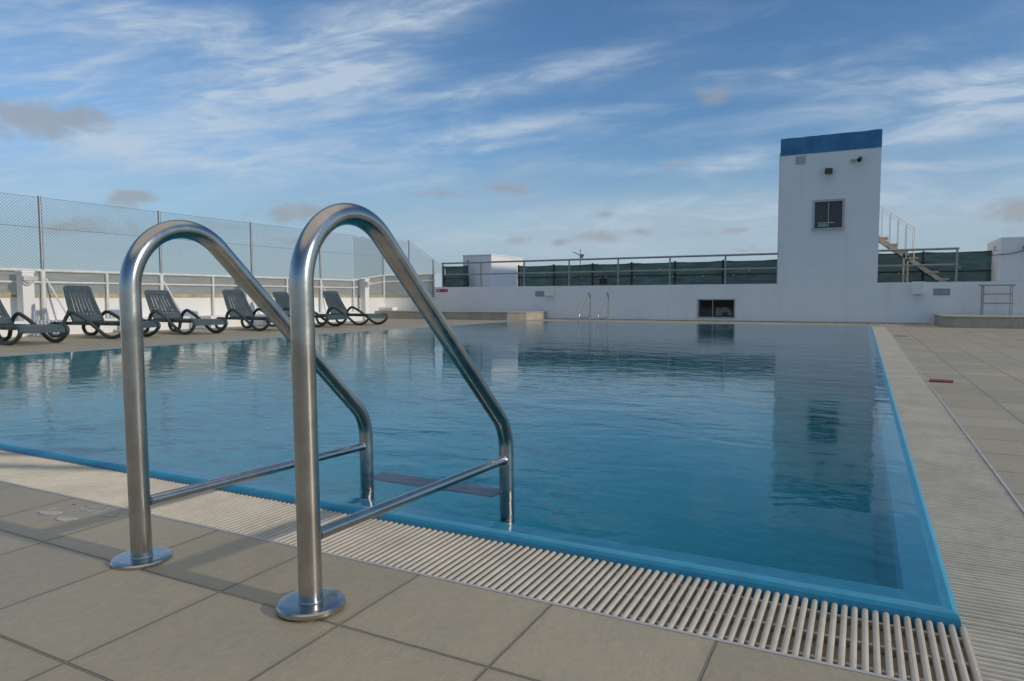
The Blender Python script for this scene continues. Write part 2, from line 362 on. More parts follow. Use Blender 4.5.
def sheet(name, col, trans, var=0.15):
    """a woven or cloudy sheet that lets some of the light through"""
    m = bpy.data.materials.new(name); m.use_nodes = True; t = NT(m.node_tree); t.n.clear(); co = objco(t)
    out = t.new('ShaderNodeOutputMaterial'); mx = t.new('ShaderNodeMixShader'); tr = t.new('ShaderNodeBsdfTransparent')
    d = t.new('ShaderNodeBsdfDiffuse'); tl = t.new('ShaderNodeBsdfTranslucent'); ad = t.new('ShaderNodeMixShader'); ad.inputs[0].default_value = 0.2
    n = t.noise(scaled(t, co, (1.0, 1.0, 5.0)), 2.0, 5.0, 0.65)
    c_ = t.mix(t.ramp(n, 0.35, 0.7), c4(tuple(c * (1 - 2 * var) for c in col)), c4(tuple(c * (1 + var) for c in col)))
    t.l.new(c_, d.inputs[0]); t.l.new(c_, tl.inputs[0]); t.l.new(d.outputs[0], ad.inputs[1]); t.l.new(tl.outputs[0], ad.inputs[2])
    mx.inputs[0].default_value = 1 - trans
    t.l.new(tr.outputs[0], mx.inputs[1]); t.l.new(ad.outputs[0], mx.inputs[2]); t.l.new(mx.outputs[0], out.inputs[0]); return m
M['net'] = sheet('shade_net', (0.085, 0.175, 0.160), 0.04, 0.22)
M['infill'] = sheet('cloudy_infill', (0.34, 0.335, 0.30), 0.15, 0.06)
m_, t_, b_ = base_mat('far_land', (0.09, 0.10, 0.09), 0.9)
t_.l.new(t_.mix(t_.noise(objco(t_), 0.004, 6.0, 0.6), c4((0.06, 0.075, 0.06)), c4((0.15, 0.14, 0.12))), b_.inputs['Base Color'])
M['land'] = m_

# ------------------------------------------------------------------ the setting
PX0, PX1, PY0, PY1 = -7.65, 0.0, 0.0, 13.6       # outside of the pool rim
GW = 0.25                                        # grating width
WL = 15.667                                      # face of the back wall
gb = MB(); gb.face([gb.add([(-30000, -30000, -14), (30000, -30000, -14), (30000, 30000, -14), (-30000, 30000, -14)]) + i for i in range(4)])
structure(gb.build('ground', M['land']))

def deck_rect(mb, x0, y0, x1, y1, ou, ov, pu=0.304, pv=0.295):
    q = [(x0, y0), (x1, y0), (x1, y1), (x0, y1)]
    b = mb.add([(x, y, 0) for x, y in q]); mb.face([b + i for i in range(4)], uv=[((x - ou) / pu, (y - ov) / pv) for x, y in q])
    b2 = mb.add([(x, y, -0.16) for x, y in q])
    for i in range(4):
        j = (i + 1) % 4; mb.face([b + i, b + j, b2 + j, b2 + i], uv=[(0.5, 0.5)] * 4)
dk = MB()
deck_rect(dk, -14.0, -9.0, 8.0, -GW, -0.983, -0.5)
deck_rect(dk, 0.24, -GW, 8.0, WL + 0.3, 0.5, 1.631, 0.304, 0.30)
deck_rect(dk, -14.0, -GW, PX0 - 0.24, WL + 0.3, -8.14, -0.5)
deck_rect(dk, PX0 - 0.24, PY1 + GW, 0.24, WL + 0.3, -0.983, PY1 + GW + 0.26)
structure(dk.build('pool_deck', M['tile']))
gt = MB(); gt.box(-14.2, -9.1, -0.22, 8.1, -0.001, -0.0215); gt.box(-14.2, PY1 + .001, -.22, 8.1, WL + .4, -.0215)
gt.box(-14.2, -0.001, -0.22, PX0 - .001, PY1 + .001, -.0215); gt.box(.001, -.001, -.22, 8.1, PY1 + .001, -.0215)
structure(gt.build('gutter_floor', M['gutter']))

# pool rim, walls and floor: one profile carried round the rectangle with mitred corners
prof = [(0, -0.17), (0.0, 0.009), (0.004, 0.016), (0.011, 0.0195), (0.020, 0.018), (0.084, 0.0105), (0.093, 0.003), (0.095, -1.55)]
pb = MB(); loops = []
for off, z in prof:
    loops.append(pb.add([(PX0 + off, PY0 + off, z), (PX1 - off, PY0 + off, z), (PX1 - off, PY1 - off, z), (PX0 + off, PY1 - off, z)]))
for i, (a, b) in enumerate(zip(loops, loops[1:])):
    pb.cur = 0 if i < len(loops) - 2 else 1
    for k in range(4): j = (k + 1) % 4; pb.face([a + k, a + j, b + j, b + k])
pb.cur = 1; pb.face([loops[-1] + i for i in range(4)])
pool = structure(pb.build('pool_basin', [M['rim'], M['basin']]))
WZ = 0.0172
wb = MB(); wb.box(PX0 + .022, PY0 + .022, -1.545, PX1 - .022, PY1 - .022, WZ)
# the water's sides stand inside the basin wall; only its top is seen
structure(wb.build('pool_water', M['water']))

# ------------------------------------------------------------------ overflow gratings
def grating(length, width):
    """bars across a strip that runs along x from 0 to length, bars along y from 0 to width"""
    mb = MB(); pitch = 0.0171; n = int(length / pitch)
    for i in range(n):
        x = (i + .5) * pitch; w = 0.0053; b = 0
        pr = [(x - w, -.013), (x - w, -.004), (x - w * .62, -.0008), (x, 0.0), (x + w * .62, -.0008), (x + w, -.004), (x + w, -.013)]
        z0 = random.uniform(-.0006, .0004)
        b = mb.add([(px, 0.0015, pz + z0) for px, pz in pr] + [(px, width - 0.008, pz + z0) for px, pz in pr])
        mb.face([b + k for k in range(7)]); mb.face([b + 7 + k for k in reversed(range(7))])
        for k in range(6): mb.face([b + k + 1, b + k, b + 7 + k, b + 8 + k])
        mb.face([b, b + 6, b + 13, b + 7])
    for yy in (0.035, width * .5, width - 0.04):
        mb.box(0, yy - .004, -.0205, length, yy + .004, -.009)
    return mb
GR = 'overflow gratings round the pool'
def put_grating(name, length, width, loc, rz, label):
    r = thing(name, label, 'grating', loc, rz, GR)
    grating(length, width).build('grate_bars', M['grate'], r)
    t_ = MB(); t_.box(0, width - .007, -.012, length, width + .001, .0015); t_.build('edge_trim', M['trim'], r)
    return r
# each strip's local y points away from the pool
put_grating('drain_grating', 7.902, .2527, (0.012, 0, 0), math.pi, 'cream slatted overflow grating along the near edge of the pool, under the ladder')
put_grating('drain_grating', 14.10, .238, (0.0, PY1 + GW, 0), -math.pi / 2, 'cream overflow grating along the pool edge with the red plate beside it')
put_grating('drain_grating', 14.10, .238, (PX0, -GW, 0), math.pi / 2, 'cream overflow grating along the pool edge in front of the green sun loungers')
put_grating('drain_grating', 7.65, .25, (PX0, PY1, 0), 0, 'cream overflow grating along the far pool edge below the white wall')

# ------------------------------------------------------------------ back wall with its window
PZ = 0.90
SHADE = M['white_wall']
bw = thing('parapet_wall', 'long white rendered wall behind the pool with a low dark window', 'wall', (0, WL, 0))
w = MB()
# the wall face left of the window, right of it, above and below: butted pieces
WX0, WX1, WZ0, WZ1 = -3.78, -2.93, 0.10, 0.52
w.box(-11.55, 0, -.1, WX0, .30, PZ); w.box(WX0, 0, WZ1, WX1, .30, PZ); w.box(WX0, 0, -.1, WX1, .30, WZ0); w.box(WX1, 0, -.1, -1.953, .30, PZ)
w.box(.100, 0, -.1, 5.2, .30, PZ)
w.build('wall', SHADE, bw)
p = MB(); p.box(-4.45, -.006, -.05, WX0, 0.002, .715); p.box(WX1, -.006, -.05, -1.955, .002, .715); p.box(WX0, -.006, WZ1, WX1, .002, .715); p.box(WX0, -.006, -.05, WX1, .002, WZ0)
p.build('raised_panel', SHADE, bw)
k = MB(); k.box(-7.88, -.018, .0, 1.1, .0, .022); k.build('skirting', M['coping'], bw)
win = MB()
for bx_ in ((WX0 - .03, -.02, WZ0 - .03, WX1 + .03, .012, WZ0), (WX0 - .03, -.02, WZ1, WX1 + .03, .012, WZ1 + .03), (WX0 - .03, -.02, WZ0, WX0, .012, WZ1), (WX1, -.02, WZ0, WX1 + .03, .012, WZ1), (-3.45, .045, WZ0, -3.437, .066, WZ1)):
    win.box(*bx_)
wf = win.build('window', M['alu'], bw)
pn = MB(); pn.box(WX0, .070, WZ0, WX1, .074, WZ1); pn.build('pane', M['clear_pane'], wf)
rm = MB()  # the dark room behind the glass
rm.box(WX0 - .3, 1.4, -.2, WX1 + .3, 1.44, 1.0 - .12); rm.box(WX0 - .34, .302, -.2, WX0 - .3, 1.4, .88); rm.box(WX1 + .3, .302, -.2, WX1 + .34, 1.4, .88)
rm.box(WX0 - .3, .302, -.24, WX1 + .3, 1.4, -.2); rm.box(WX0 - .3, .302, .84, WX1 + .3, 1.4, .88)
rm.build('dark_recess', M['black'], bw)
# white curved housing behind the glass
hz = MB(); q = [(-.19, 0), (-.19, .20), (-.06, .19), (.04, .22), (.13, .15), (.18, .05), (.18, 0), (.13, 0), (.10, .07), (.03, .10), (-.04, .06), (-.07, 0)]
hz.slab([(x, z) for x, z in q], 'y', -.06, .06)
hz = hz.build('pump_housing', M['bright_wall'], None); hz.location = (-3.19, WL + .17, .135)
tag(hz, 'small white curved housing seen through the low dark window in the wall', 'pump')
bs = MB(); bs.box(-.3, -.08, -.03, .3, .16, 0); bs.build('shelf', M['black'], hz)
for x0 in (-8.22, 1.16):
    lv = MB(); z0 = .62; x1 = x0 + (.30 if x0 < 0 else .30)
    lv.box(x0, -.012, z0, x1, 0, z0 + .02); lv.box(x0, -.012, z0 + .12, x1, 0, z0 + .14); lv.box(x0, -.012, z0 + .02, x0 + .02, 0, z0 + .12); lv.box(x1 - .02, -.012, z0 + .02, x1, 0, z0 + .12); lv.box((x0 + x1) / 2 - .01, -.012, z0 + .02, (x0 + x1) / 2 + .01, 0, z0 + .12)
    for i in range(5): lv.obox((x0 + .02, -.011, z0 + .024 + i * .02), (x1 - x0 - .04, 0, 0), (0, .012, .006), (0, 0, .004))
    lv.build('louvre_vent', M['galv'], bw)

# junction boxes on the wall
def junction(x, z, label):
    o = thing('junction_box', label, 'junction box', (x, WL - .001, z), 0, 'boxes on the back wall')
    b = MB(); b.box(-.12, -.09, -.13, .12, 0, .13); b.build('box_body', M['white_wall'], o, .006)
    c = MB(); c.box(-.125, -.105, -.135, .125, -.091, .135); c.build('lid', M['white_wall'], o, .004)
    c = MB(); c.tube([(0, -.04, -.13), (0, -.04, -.16)], .018, 8); c.build('conduit_gland', M['galv'], o)
junction(-7.78, .765, 'white square junction box on the wall near the far pool ladder')
junction(.875, .775, 'white junction box on the wall just beyond the tower, near a vent')

# ------------------------------------------------------------------ tower
tw = thing('stair_tower', 'tall white rendered tower with a blue band round its top', 'tower', (0, WL, 0))
TX0, TX1, TZ = -1.953, 0.10, 3.84
WNX0, WNX1, WNZ0, WNZ1 = -1.20, -.635, 2.14, 2.735
t = MB()
t.box(TX0, .0, -.1, WNX0, .25, TZ); t.box(WNX1, 0, -.1, TX1, .25, TZ); t.box(WNX0, 0, WNZ1, WNX1, .25, TZ); t.box(WNX0, 0, -.1, WNX1, .25, WNZ0)
t.box(TX0, .25, -.1, TX0 + .2, 2.6, TZ); t.box(TX1 - .2, .25, -.1, TX1, 2.6, TZ); t.box(TX0 + .2, 2.4, -.1, TX1 - .2, 2.6, TZ); t.box(TX0 + .2, .25, TZ - .15, TX1 - .2, 2.4, TZ)
t.build('tower_wall', SHADE, tw)
b = MB()
top = []; n = 14
for i in range(n + 1):
    x = TX0 - .005 + (TX1 - TX0 + .01) * i / n; top.append((x, 4.225 + random.uniform(-.008, .008)))
b.slab([(TX0 - .005, TZ - .002)] + [(TX1 + .005, TZ - .002)] + list(reversed(top)), 'y', -.006, .2)
b.box(TX0 - .005, .2, TZ - .002, TX0 + .2, 2.6, 4.22); b.box(TX1 - .2, .2, TZ - .002, TX1 + .005, 2.6, 4.22)
b.build('blue_band', M['blue_band'], tw)
s_ = MB(); s_.box(TX0 - .065, .35, -.1, TX0 - .002, 2.4, 3.98); s_.build('side_pier', SHADE, tw, .01)
f = MB()
f.box(WNX0 - .045, -.02, WNZ1, WNX1 + .045, .02, WNZ1 + .045); f.box(WNX0 - .045, -.02, WNZ0, WNX0, .02, WNZ1); f.box(WNX1, -.02, WNZ0, WNX1 + .045, .02, WNZ1); f.box(-.925, .02, WNZ0, -.910, .055, WNZ1)
f = f.build('window', M['alu'], tw)
s_ = MB(); s_.box(WNX0 - .06, -.05, WNZ0 - .04, WNX1 + .06, .02, WNZ0); s_.build('sill', M['alu'], f)
g = MB(); g.box(WNX0, .060, WNZ0, WNX1, .066, WNZ1); g.build('pane', M['dark_glass'], f)
bl = MB()  # pale strips built in place of reflections on the pane
for i, (x0, x1, z) in enumerate([(-1.13, -.94, 2.185), (-1.13, -.80, 2.255), (-1.12, -.94, 2.215)]): bl.box(x0, .052, z, x1, .058, z + .022)
bl.build('pane_reflections', M['alu'], f)
v = MB(); v.box(-1.63, -.012, 3.62, -1.42, .0, 3.80); v.build('vent_plate', M['trim'], tw, .003)

fl = thing('flood_light', 'small black floodlight fixed high on the white tower above its window', 'floodlight', (-.93, WL, 3.39))
h = MB(); h.slab([(-.15, -.05), (-.03, -.05), (-.03, .06), (-.09, .075), (-.15, .02)], 'x', -.078, .078); h.build('lamp_housing', M['black'], fl, .004)
h = MB(); h.box(-.02, -.03, -.02, .02, 0, .03); h.build('bracket', M['black'], fl)
h = MB(); h.obox((-.065, -.153, -.045), (.13, 0, 0), (0, 0, .06), (0, .004, 0)); h.build('lens', M['dark_glass'], fl)
cc = thing('security_camera', 'small dark security camera on a bracket at the tower top', 'security camera', (-.33, WL, 3.60))
h = MB(); h.tube([(0, -.20, -.035), (0.03, -.02, .03)], .045, 12); h.build('camera_body', M['black'], cc)
h = MB(); h.box(-.17, -.03, -.03, -.08, 0, .03); h.tube([(-.13, -.02, 0), (-.06, -.10, .0), (0, -.10, 0)], .012, 8); h.build('bracket', M['alu'], cc)

# ------------------------------------------------------------------ railings and shade screens behind the wall
def railing(name, label, x0, x1, posts, ends):
    o = thing(name, label, 'railing', (0, WL, PZ), 0, 'railings on the back wall')
    for x in posts:
        m = MB(); m.tube([(x, .05, 0), (x, .05, .69)], .021, 10); m.lathe((x, .05, 0), (0, 0, 1), [(.045, 0), (.045, .008)], 16, False); m.build('post', M['galv'], o)
    for z, r in ((.70, .026), (.365, .020)):
        m = MB(); m.tube([(x0, .05, z), (x1, .05, z)], r, 10); m.build('rail', M['galv'], o)
    return o
railing('metal_railing', 'long grey two-bar metal railing on the wall from tower towards white block', -11.32, -1.955, [-11.29, -9.97, -8.59, -7.24, -5.865, -4.51, -3.16], 1)
railing('metal_railing', 'short grey metal railing on the wall in front of the beige steps', .102, 1.60, [1.566], 0)

def screen(name, label, x0, x1, posts, y=16.25, zt=1.50, sag=.03):
    o = thing(name, label, 'shade screen', (0, y, 0), 0, 'dark green shade screens')
    n = max(6, int((x1 - x0) / .12)); m = MB(); top, mid, bot = [], [], []
    rows = 9; ids = []
    for i in range(n + 1):
        x = x0 + (x1 - x0) * i / n; col = []
        near = min(abs(x - p) for p in posts); z1 = zt - sag * min(1, near / .5) + random.uniform(-.006, .006)
        for j in range(rows + 1):
            f_ = j / rows
            col.append((x, .035 * math.sin(x * 4.3 + j * .9) * math.sin(math.pi * f_) + .012 * math.sin(x * 11 + j * 2.1), .75 + (z1 - .75) * f_))
        ids.append(m.add(col))
    for a, b in zip(ids, ids[1:]):
        for j in range(rows): m.face([a + j, b + j, b + j + 1, a + j + 1], True)
    m.build('netting', M['net'], o)
    for x in posts:
        m = MB(); m.tube([(x, -.06, .6), (x, -.06, zt + .02)], .025, 8); m.build('post', M['black'], o)
    for z in (1.155, zt - .03):
        m = MB(); m.tube([(x0, -.055, z), (x1, -.055, z)], .014 if z < 1.3 else .008, 8); m.build('wire', M['black'], o)
    for i in range(int((x1 - x0) / .62)):      # pale chips standing in for light through holes in the netting
        x = x0 + .3 + i * .62 + random.uniform(-.2, .2); z = random.choice((1.11, 1.12, 1.22, 1.30))
        MB().box(x, -.085, z, x + .022, -.072, z + .028).build('light_fleck', M['white_metal'], o)
    return o
screen('shade_screen', 'long dark green shade netting behind the railing, between white block and tower', -9.05, -1.97, [-9.0, -7.9, -6.75, -5.65, -4.5, -3.3, -2.0])
screen('shade_screen', 'short green shade netting at the railing end beside the white block', -11.45, -10.62, [-11.45, -10.62], 16.1, 1.53, .005)
screen('shade_screen', 'green shade netting behind the steps between tower and white hut', .08, 2.36, [.1, 1.02, 2.36], 16.75, 1.60, .02)
fb = thing('flood_light', 'black box lamp hanging low on the green netting behind the railing', 'floodlight', (-6.42, 16.16, 1.02))
m = MB(); m.box(-.105, -.05, -.075, .105, .0, .075); m.build('lamp_housing', M['black'], fb, .01)
m = MB(); m.box(-.02, -.03, .075, .02, -.005, .16); m.build('bracket', M['black'], fb)

# white block behind the railing, hut on the right
rb = thing('roof_housing', 'white block shaped roof housing standing behind the railing', 'roof housing', (-10.95, 16.32, 0))
m = MB(); m.box(0, 0, -.1, .985, 2.1, 1.84); m.build('housing_wall', SHADE, rb, .012)
m = MB(); m.box(-.012, -.012, 1.84, .997, 2.112, 1.872); m.build('roof_slab', SHADE, rb, .008)
m = MB(); m.tube([(.20, -.03, 1.66), (.20, 0, 1.66)], .035, 12); m.build('outlet', M['black'], rb)
ht = thing('roof_hut', 'white flat-topped hut standing on the wall right of the green netting', 'hut', (2.31, WL + .003, 0))
m = MB(); m.box(0, 0, .90, 3.2, 1.75, 1.80); m.build('hut_wall', SHADE, ht, .012)
m = MB(); m.tube([(-.012, .45, 1.62), (-.05, .45, 1.64), (-.05, .45, 1.56), (-.012, .45, 1.56)], .010, 6); m.build('hook', M['galv_dark'], ht)
pth = [(-.17, .7, 1.46), (0.0, -.02, 1.445), (.15, -.02, 1.455), (.3, -.02, 1.49), (.5, -.02, 1.55), (.8, -.02, 1.60)]
tag(MB().tube([(2.31 + x, WL + y, z) for x, y, z in pth], .008, 6).build('cable', M['cable']), 'thin dark cable strung across the white hut wall', 'cable')
wl_ = thing('wall_lamp', 'small dark wall lamp at the cable end on the white hut', 'wall lamp', (2.72, WL, 1.58))
m = MB(); m.tube([(0, 0, 0), (0, -.10, .0)], .04, 10); m.build('lamp_body', M['galv_dark'], wl_)
m = MB(); m.lathe((0, -.10, 0), (0, -1, 0), [(.05, 0), (.055, .03), (.03, .05)], 12); m.build('lens', M['dark_glass'], wl_)

# outside steps behind the right-hand railing
st = thing('steel_staircase', 'beige open steel stair climbing behind the short railing to the tower', 'staircase', (0, 16.30, 0))
p0, p1 = Vector((1.45, 0, .86)), Vector((-.15, 0, 2.13)); d = p1 - p0
for yy in (0, .55):
    m = MB(); nrm = Vector((d.z, 0, -d.x)).normalized() * .09
    m.obox(p0 + Vector((0, yy, 0)) - nrm * .5, d, (0, .03, 0), nrm); m.build('stringer', M['beige_steel'], st)
for i in range(8):
    q = p0 + d * ((i + .3) / 8); m = MB(); m.box(q.x - .15, -.02, q.z + .05, q.x + .11, .60, q.z + .085); m.build('tread', M['beige_steel'], st)
for yy in (0, .55):
    a = p0 + d * .40 + Vector((0, yy, 0)); e = p1 + Vector((0, yy, 0)); hgt = .72
    a0 = a + Vector((0, 0, .02)); m = MB(); m.tube([a0 + Vector((0, 0, -.02)), a0 + Vector((0, 0, hgt)), e + Vector((0, 0, hgt))], .010, 8)
    for f_ in (.16, .33, .5, .67, .84, .99): q = a + (e - a) * f_; m.tube([q, q + Vector((0, 0, hgt))], .0075, 8)
    m.build('handrail', M['white_metal'], st)
for x in (.62, .70):
    m = MB(); m.box(x - .02, .0, .5, x + .02, .04, 1.55); m.build('support', M['beige_steel'], st)

# TV aerial beyond
an = thing('tv_aerial', 'thin TV aerial sticking up behind the green netting', 'aerial', (-12.55, 30, 0))
m = MB(); m.tube([(0, 0, -13.9), (0, 0, 2.95)], .022, 8); m.build('mast', M['galv_dark'], an)
m = MB(); m.tube([(-.38, 0, 2.83), (.10, 0, 2.60)], .015, 6)
for i in range(5): f_ = i / 4; m.tube([(-.36 + .4 * f_, -.25, 2.82 - .2 * f_), (-.36 + .4 * f_, .25, 2.82 - .2 * f_)], .008, 5)
m.build('boom', M['galv_dark'], an)
m = MB(); m.obox((.02, -.2, 2.52), (.10, 0, .18), (0, .4, 0), (.02, 0, 0)); m.build('reflector', M['galv_dark'], an)

# ------------------------------------------------------------------ tiled benches at both ends of the back wall
bl_ = thing('tiled_bench', 'low beige tiled platform in the corner beyond the sun loungers', 'platform', (0, 0, 0), 0, 'tiled platforms')
m = MB(); m.prism([(-13.6, 14.2), (-8.34, 14.2), (-7.90, 14.42), (-7.88, WL - .003), (-13.6, WL - .003)], -.05, .188); m.build('tiled_base', M['bench_tile'], bl_)
m = MB(); m.prism([(-13.6, 14.185), (-8.33, 14.185), (-7.885, 14.41), (-7.865, WL - .003), (-13.6, WL - .003)], .190, .215); m.build('top_slab', M['bench_tile'], bl_, .004)
for x in (-12.6, -11.35, -10.15, -9.0):
    m = MB(); m.box(x, 14.194, -.04, x + .012, 14.2, .19); m.build('joint', M['gutter'], bl_)
br_ = thing('tiled_bench', 'low beige tiled platform with rounded end under the metal rack', 'platform', (0, 0, 0), 0, 'tiled platforms')
pts = [(1.36, 13.9), (6.0, 13.9), (6.0, WL - .003), (1.21, WL - .003), (1.21, 14.05), (1.25, 13.95)]
m = MB(); m.prism(pts, -.05, .192); m.build('tiled_base', M['bench_tile'], br_)
pts = [(1.35, 13.885), (6.0, 13.885), (6.0, WL - .003), (1.195, WL - .003), (1.195, 14.045), (1.24, 13.935)]
m = MB(); m.prism(pts, .194, .218); m.build('top_slab', M['bench_tile'], br_, .004)
for x in (1.6, 2.05, 2.5, 2.95):
    m = MB(); m.box(x, 13.895, -.04, x + .008, 13.9, .19); m.build('joint', M['gutter'], br_)
# metal rack standing on the right bench
rk = thing('metal_rack', 'low grey metal rack with two rungs standing against the wall', 'rack', (1.95, 15.15, .218))
m = MB(); m.box(-.04, -.10, .585, .545, .18, .61); m.build('top_board', M['galv'], rk, .006)
for x in (.02, .50):
    m = MB(); m.tube([(x, -.08, 0), (x, -.08, .59)], .012, 8); m.tube([(x, .15, 0), (x, .15, .59)], .012, 8); m.build('leg', M['galv'], rk)
for z in (.235, .42):
    m = MB(); m.tube([(.02, -.08, z), (.50, -.08, z)], .011, 8); m.build('rung', M['galv'], rk)

# ------------------------------------------------------------------ left side: low wall, fence
FX = -12.0
cor = [(FX, -3.0), (FX, 12.5), (-12.95, 15.1), (-11.56, WL + .12)]
def strip(mb, pts, off0, off1, z0, z1):
    """a wall along plan points; offsets measured to the pool side"""
    def offs(d):
        out = []
        for i, p in enumerate(pts):
            p = Vector(p); ds = []
            if i > 0: ds.append((p - Vector(pts[i - 1])).normalized())
            if i < len(pts) - 1: ds.append((Vector(pts[i + 1]) - p).normalized())
            ns = [Vector((q.y, -q.x)) for q in ds]; nn = sum(ns, Vector((0, 0))).normalized(); c = nn.dot(ns[0])
            out.append(p + nn * d / max(c, .3))
        return out
    A, B = offs(off0), offs(off1)
    for i in range(len(pts) - 1):
        q = [A[i], B[i], B[i + 1], A[i + 1]]
        b = mb.add([(x, y, z0) for x, y in q] + [(x, y, z1) for x, y in q])
        for f_ in ((4, 5, 6, 7), (0, 1, 5, 4), (1, 2, 6, 5), (2, 3, 7, 6), (3, 0, 4, 7), (3, 2, 1, 0)):
            if (f_ == (0, 1, 5, 4) and i > 0) or (f_ == (2, 3, 7, 6) and i < len(pts) - 2): continue
            mb.face([b + j for j in f_])
lw = thing('boundary_wall', 'low bright white wall with sandy coping behind the sun loungers', 'wall')
m = MB(); strip(m, cor, -.18, 0, -.1, .60); m.build('wall', M['bright_wall'], lw)
m = MB(); strip(m, cor, -.20, .02, .602, .66); m.build('coping', M['coping'], lw)
m = MB(); strip(m, cor[:2], .002, .34, -.05, .235); m.build('plinth', M['bright_wall'], lw, .01)
fe = thing('chain_link_fence', 'tall chain-link fence with white lower rails along the left side', 'fence')
TALL = [(FX, .75), (FX, 2.85), (FX, 4.95), (FX, 7.04), (FX, 9.2), (FX, 11.3)]
SHORT = [(FX, 1.8), (FX, 3.9), (FX, 6.0), (FX, 8.19), (FX, 10.2), (FX, 12.5)]
def zr(i): return 1.03
RAILZ = [1.03, 1.04, 1.26, 1.30]; o_ = .05
def tall(x, y, zb, zm, zt):
    m = MB(); m.tube([(x, y, zb), (x, y, zm)], .038, 10); m.build('white_post', M['white_metal'], fe)
    m = MB(); m.tube([(x, y, zm), (x, y, zt)], .025, 10); m.build('post', M['galv'], fe)
    if zb < .4:
        m = MB(); m.tube([(x, y + .05, .90), (x + .28, y + .24, .235)], .016, 8); m.build('brace', M['white_metal'], fe)
for x, y in TALL: tall(x + .05, y, .235, 1.04, 2.22)
tall(-12.93, 15.02, .44, 1.25, 2.30); tall(-12.3, 15.45, .66, 1.28, 2.30); tall(-11.65, WL + .1, .66, 1.2, 1.72)
for x, y in SHORT: m = MB(); m.tube([(x + .05, y, .235), (x + .05, y, 1.02)], .024, 8); m.build('rail_post', M['white_metal'], fe)
cz = lambda k, dz: [(x + (.05 if i < 2 else 0), y - (.06 if i > 1 else 0), RAILZ[i] + dz) for i, (x, y) in enumerate(cor)]
for dz, r in ((0, .024), (-.19, .018)):
    m = MB(); m.tube(cz(0, dz), r, 8); m.build('rail', M['white_metal'], fe)
m = MB(); P3 = [(x - .03, y, z) for x, y, z in cz(0, 0)]
for (a, b), (za, zb) in zip(zip(P3, P3[1:]), ((.66, .66), (.66, .66), (.66, .66))):
    b0 = m.add([(a[0], a[1], za + .003), (b[0], b[1], zb + .003), (b[0], b[1], b[2] - .02), (a[0], a[1], a[2] - .02)]); m.face([b0 + i for i in range(4)])
m.build('infill_sheet', M['infill'], fe)
# woven wire: two families of thin slanted wires between the rail and the top line
def wires(mb, a, b, za0, za1, zb0, zb1, pitch=.052, r=.0021):
    a, b = Vector((a[0], a[1], 0)), Vector((b[0], b[1], 0)); L = (b - a).length; u = (b - a) / L; nrm = Vector((u.y, -u.x, 0))
    lo = lambda s: za0 + (zb0 - za0) * s / L
    hi = lambda s: za1 + (zb1 - za1) * s / L
    for sg in (1, -1):
        k = -int(1.6 / pitch)
        while k * pitch < L + 1.6:
            s0 = k * pitch; k += 1; pts = []
            for j in range(0, 41):
                s = s0 + sg * j * .04; z = (za0 + zb0) / 2 - .05 + j * .04
                if 0 <= s <= L and lo(s) <= z <= hi(s): pts.append((s, z))
            if len(pts) < 2: continue
            (s1, z1), (s2, z2) = pts[0], pts[-1]; off = nrm * (.002 * sg)
            mb.tube([a + u * s1 + off + Vector((0, 0, z1)), a + u * s2 + off + Vector((0, 0, z2))], r, 3, False, False)
m = MB(); wires(m, (FX + .05, .75), (FX + .05, 12.5), 1.04, 2.2, 1.04, 2.2); m.cur = 0
wires(m, (FX + .05, 12.5), (-12.93, 15.02), 1.04, 2.2, 1.26, 2.28); wires(m, (-12.93, 15.02), (-12.3, 15.45), 1.26, 2.28, 1.28, 2.28); wires(m, (-12.3, 15.45), (-11.3, WL + .1), 1.28, 2.26, 1.3, 1.5)
for zz in (2.2, 1.72): m.tube([(FX + .05, .75, zz), (FX + .05, 12.5, zz), (-12.93, 15.02, zz + .08), (-12.3, 15.45, zz + .08)], .0032, 4, False, False)
m.tube([(-12.3, 15.45, 2.28), (-11.3, WL + .1, 1.5)], .004, 4, False, False)
m.build('chain_link_mesh', M['galv_dark'], fe)

def pillar(x, y, label, s=.17, zb=.0, h=.98):
    o = thing('white_pillar', label, 'pillar', (x, y, zb), 0, 'white pillars along the fence')
    m = MB(); m.box(-s / 2, -s / 2, 0, s / 2, s / 2, h); m.build('shaft', M['bright_wall'], o, .008)
    m = MB(); m.box(-s / 2 - .012, -s / 2 - .012, h, s / 2 + .012, s / 2 + .012, h + .03); m.build('cap', M['bright_wall'], o, .006)
    return o
PILL = [(-11.74, 4.58, 'white pillar standing behind the leftmost sun lounger'), (-11.74, 8.86, 'white pillar between the third and fourth loungers, seen under the ladder arch'), (-11.95, 12.95, 'white pillar at the corner where the fence bends')]
for x, y, l in PILL:
    pillar(x, y, l, h=(.98 if y < 12 else 1.06))
LAMPL = ['round white bulkhead lamp on the pillar behind the leftmost sun lounger', 'round white bulkhead lamp on the pillar seen through the ladder arch', 'round white bulkhead lamp on the pillar at the fence bend']
for (x, y, _), l in zip(PILL, LAMPL):
    z = .87 if y < 12 else .95
    o = thing('bulkhead_lamp', l, 'wall lamp', (x + .088, y - .02, z), 0, 'bulkhead lamps on the pillars')
    m = MB(); m.lathe((0, 0, 0), (1, 0, 0), [(.085, 0), (.09, .02), (.085, .035)], 20); m.build('lamp_base', M['white_metal'], o)
    m = MB(); m.lathe((.035, 0, 0), (1, 0, 0), [(.068, 0), (.062, .03), (.035, .052)], 20); m.build('lamp_glass', M['sign_white'], o)
    m = MB(); m.obox((.03, -.10, .01), (.07, 0, -.02), (0, .20, 0), (.02, 0, .05)); m.build('lamp_hood', M['white_metal'], o)
pl = MB(); pl.box(-.55, -.12, 0, .10, .12, .10)
pl = pl.build('concrete_block', M['bright_wall'], None, .015); pl.location = (-12.35, 14.65, .216)
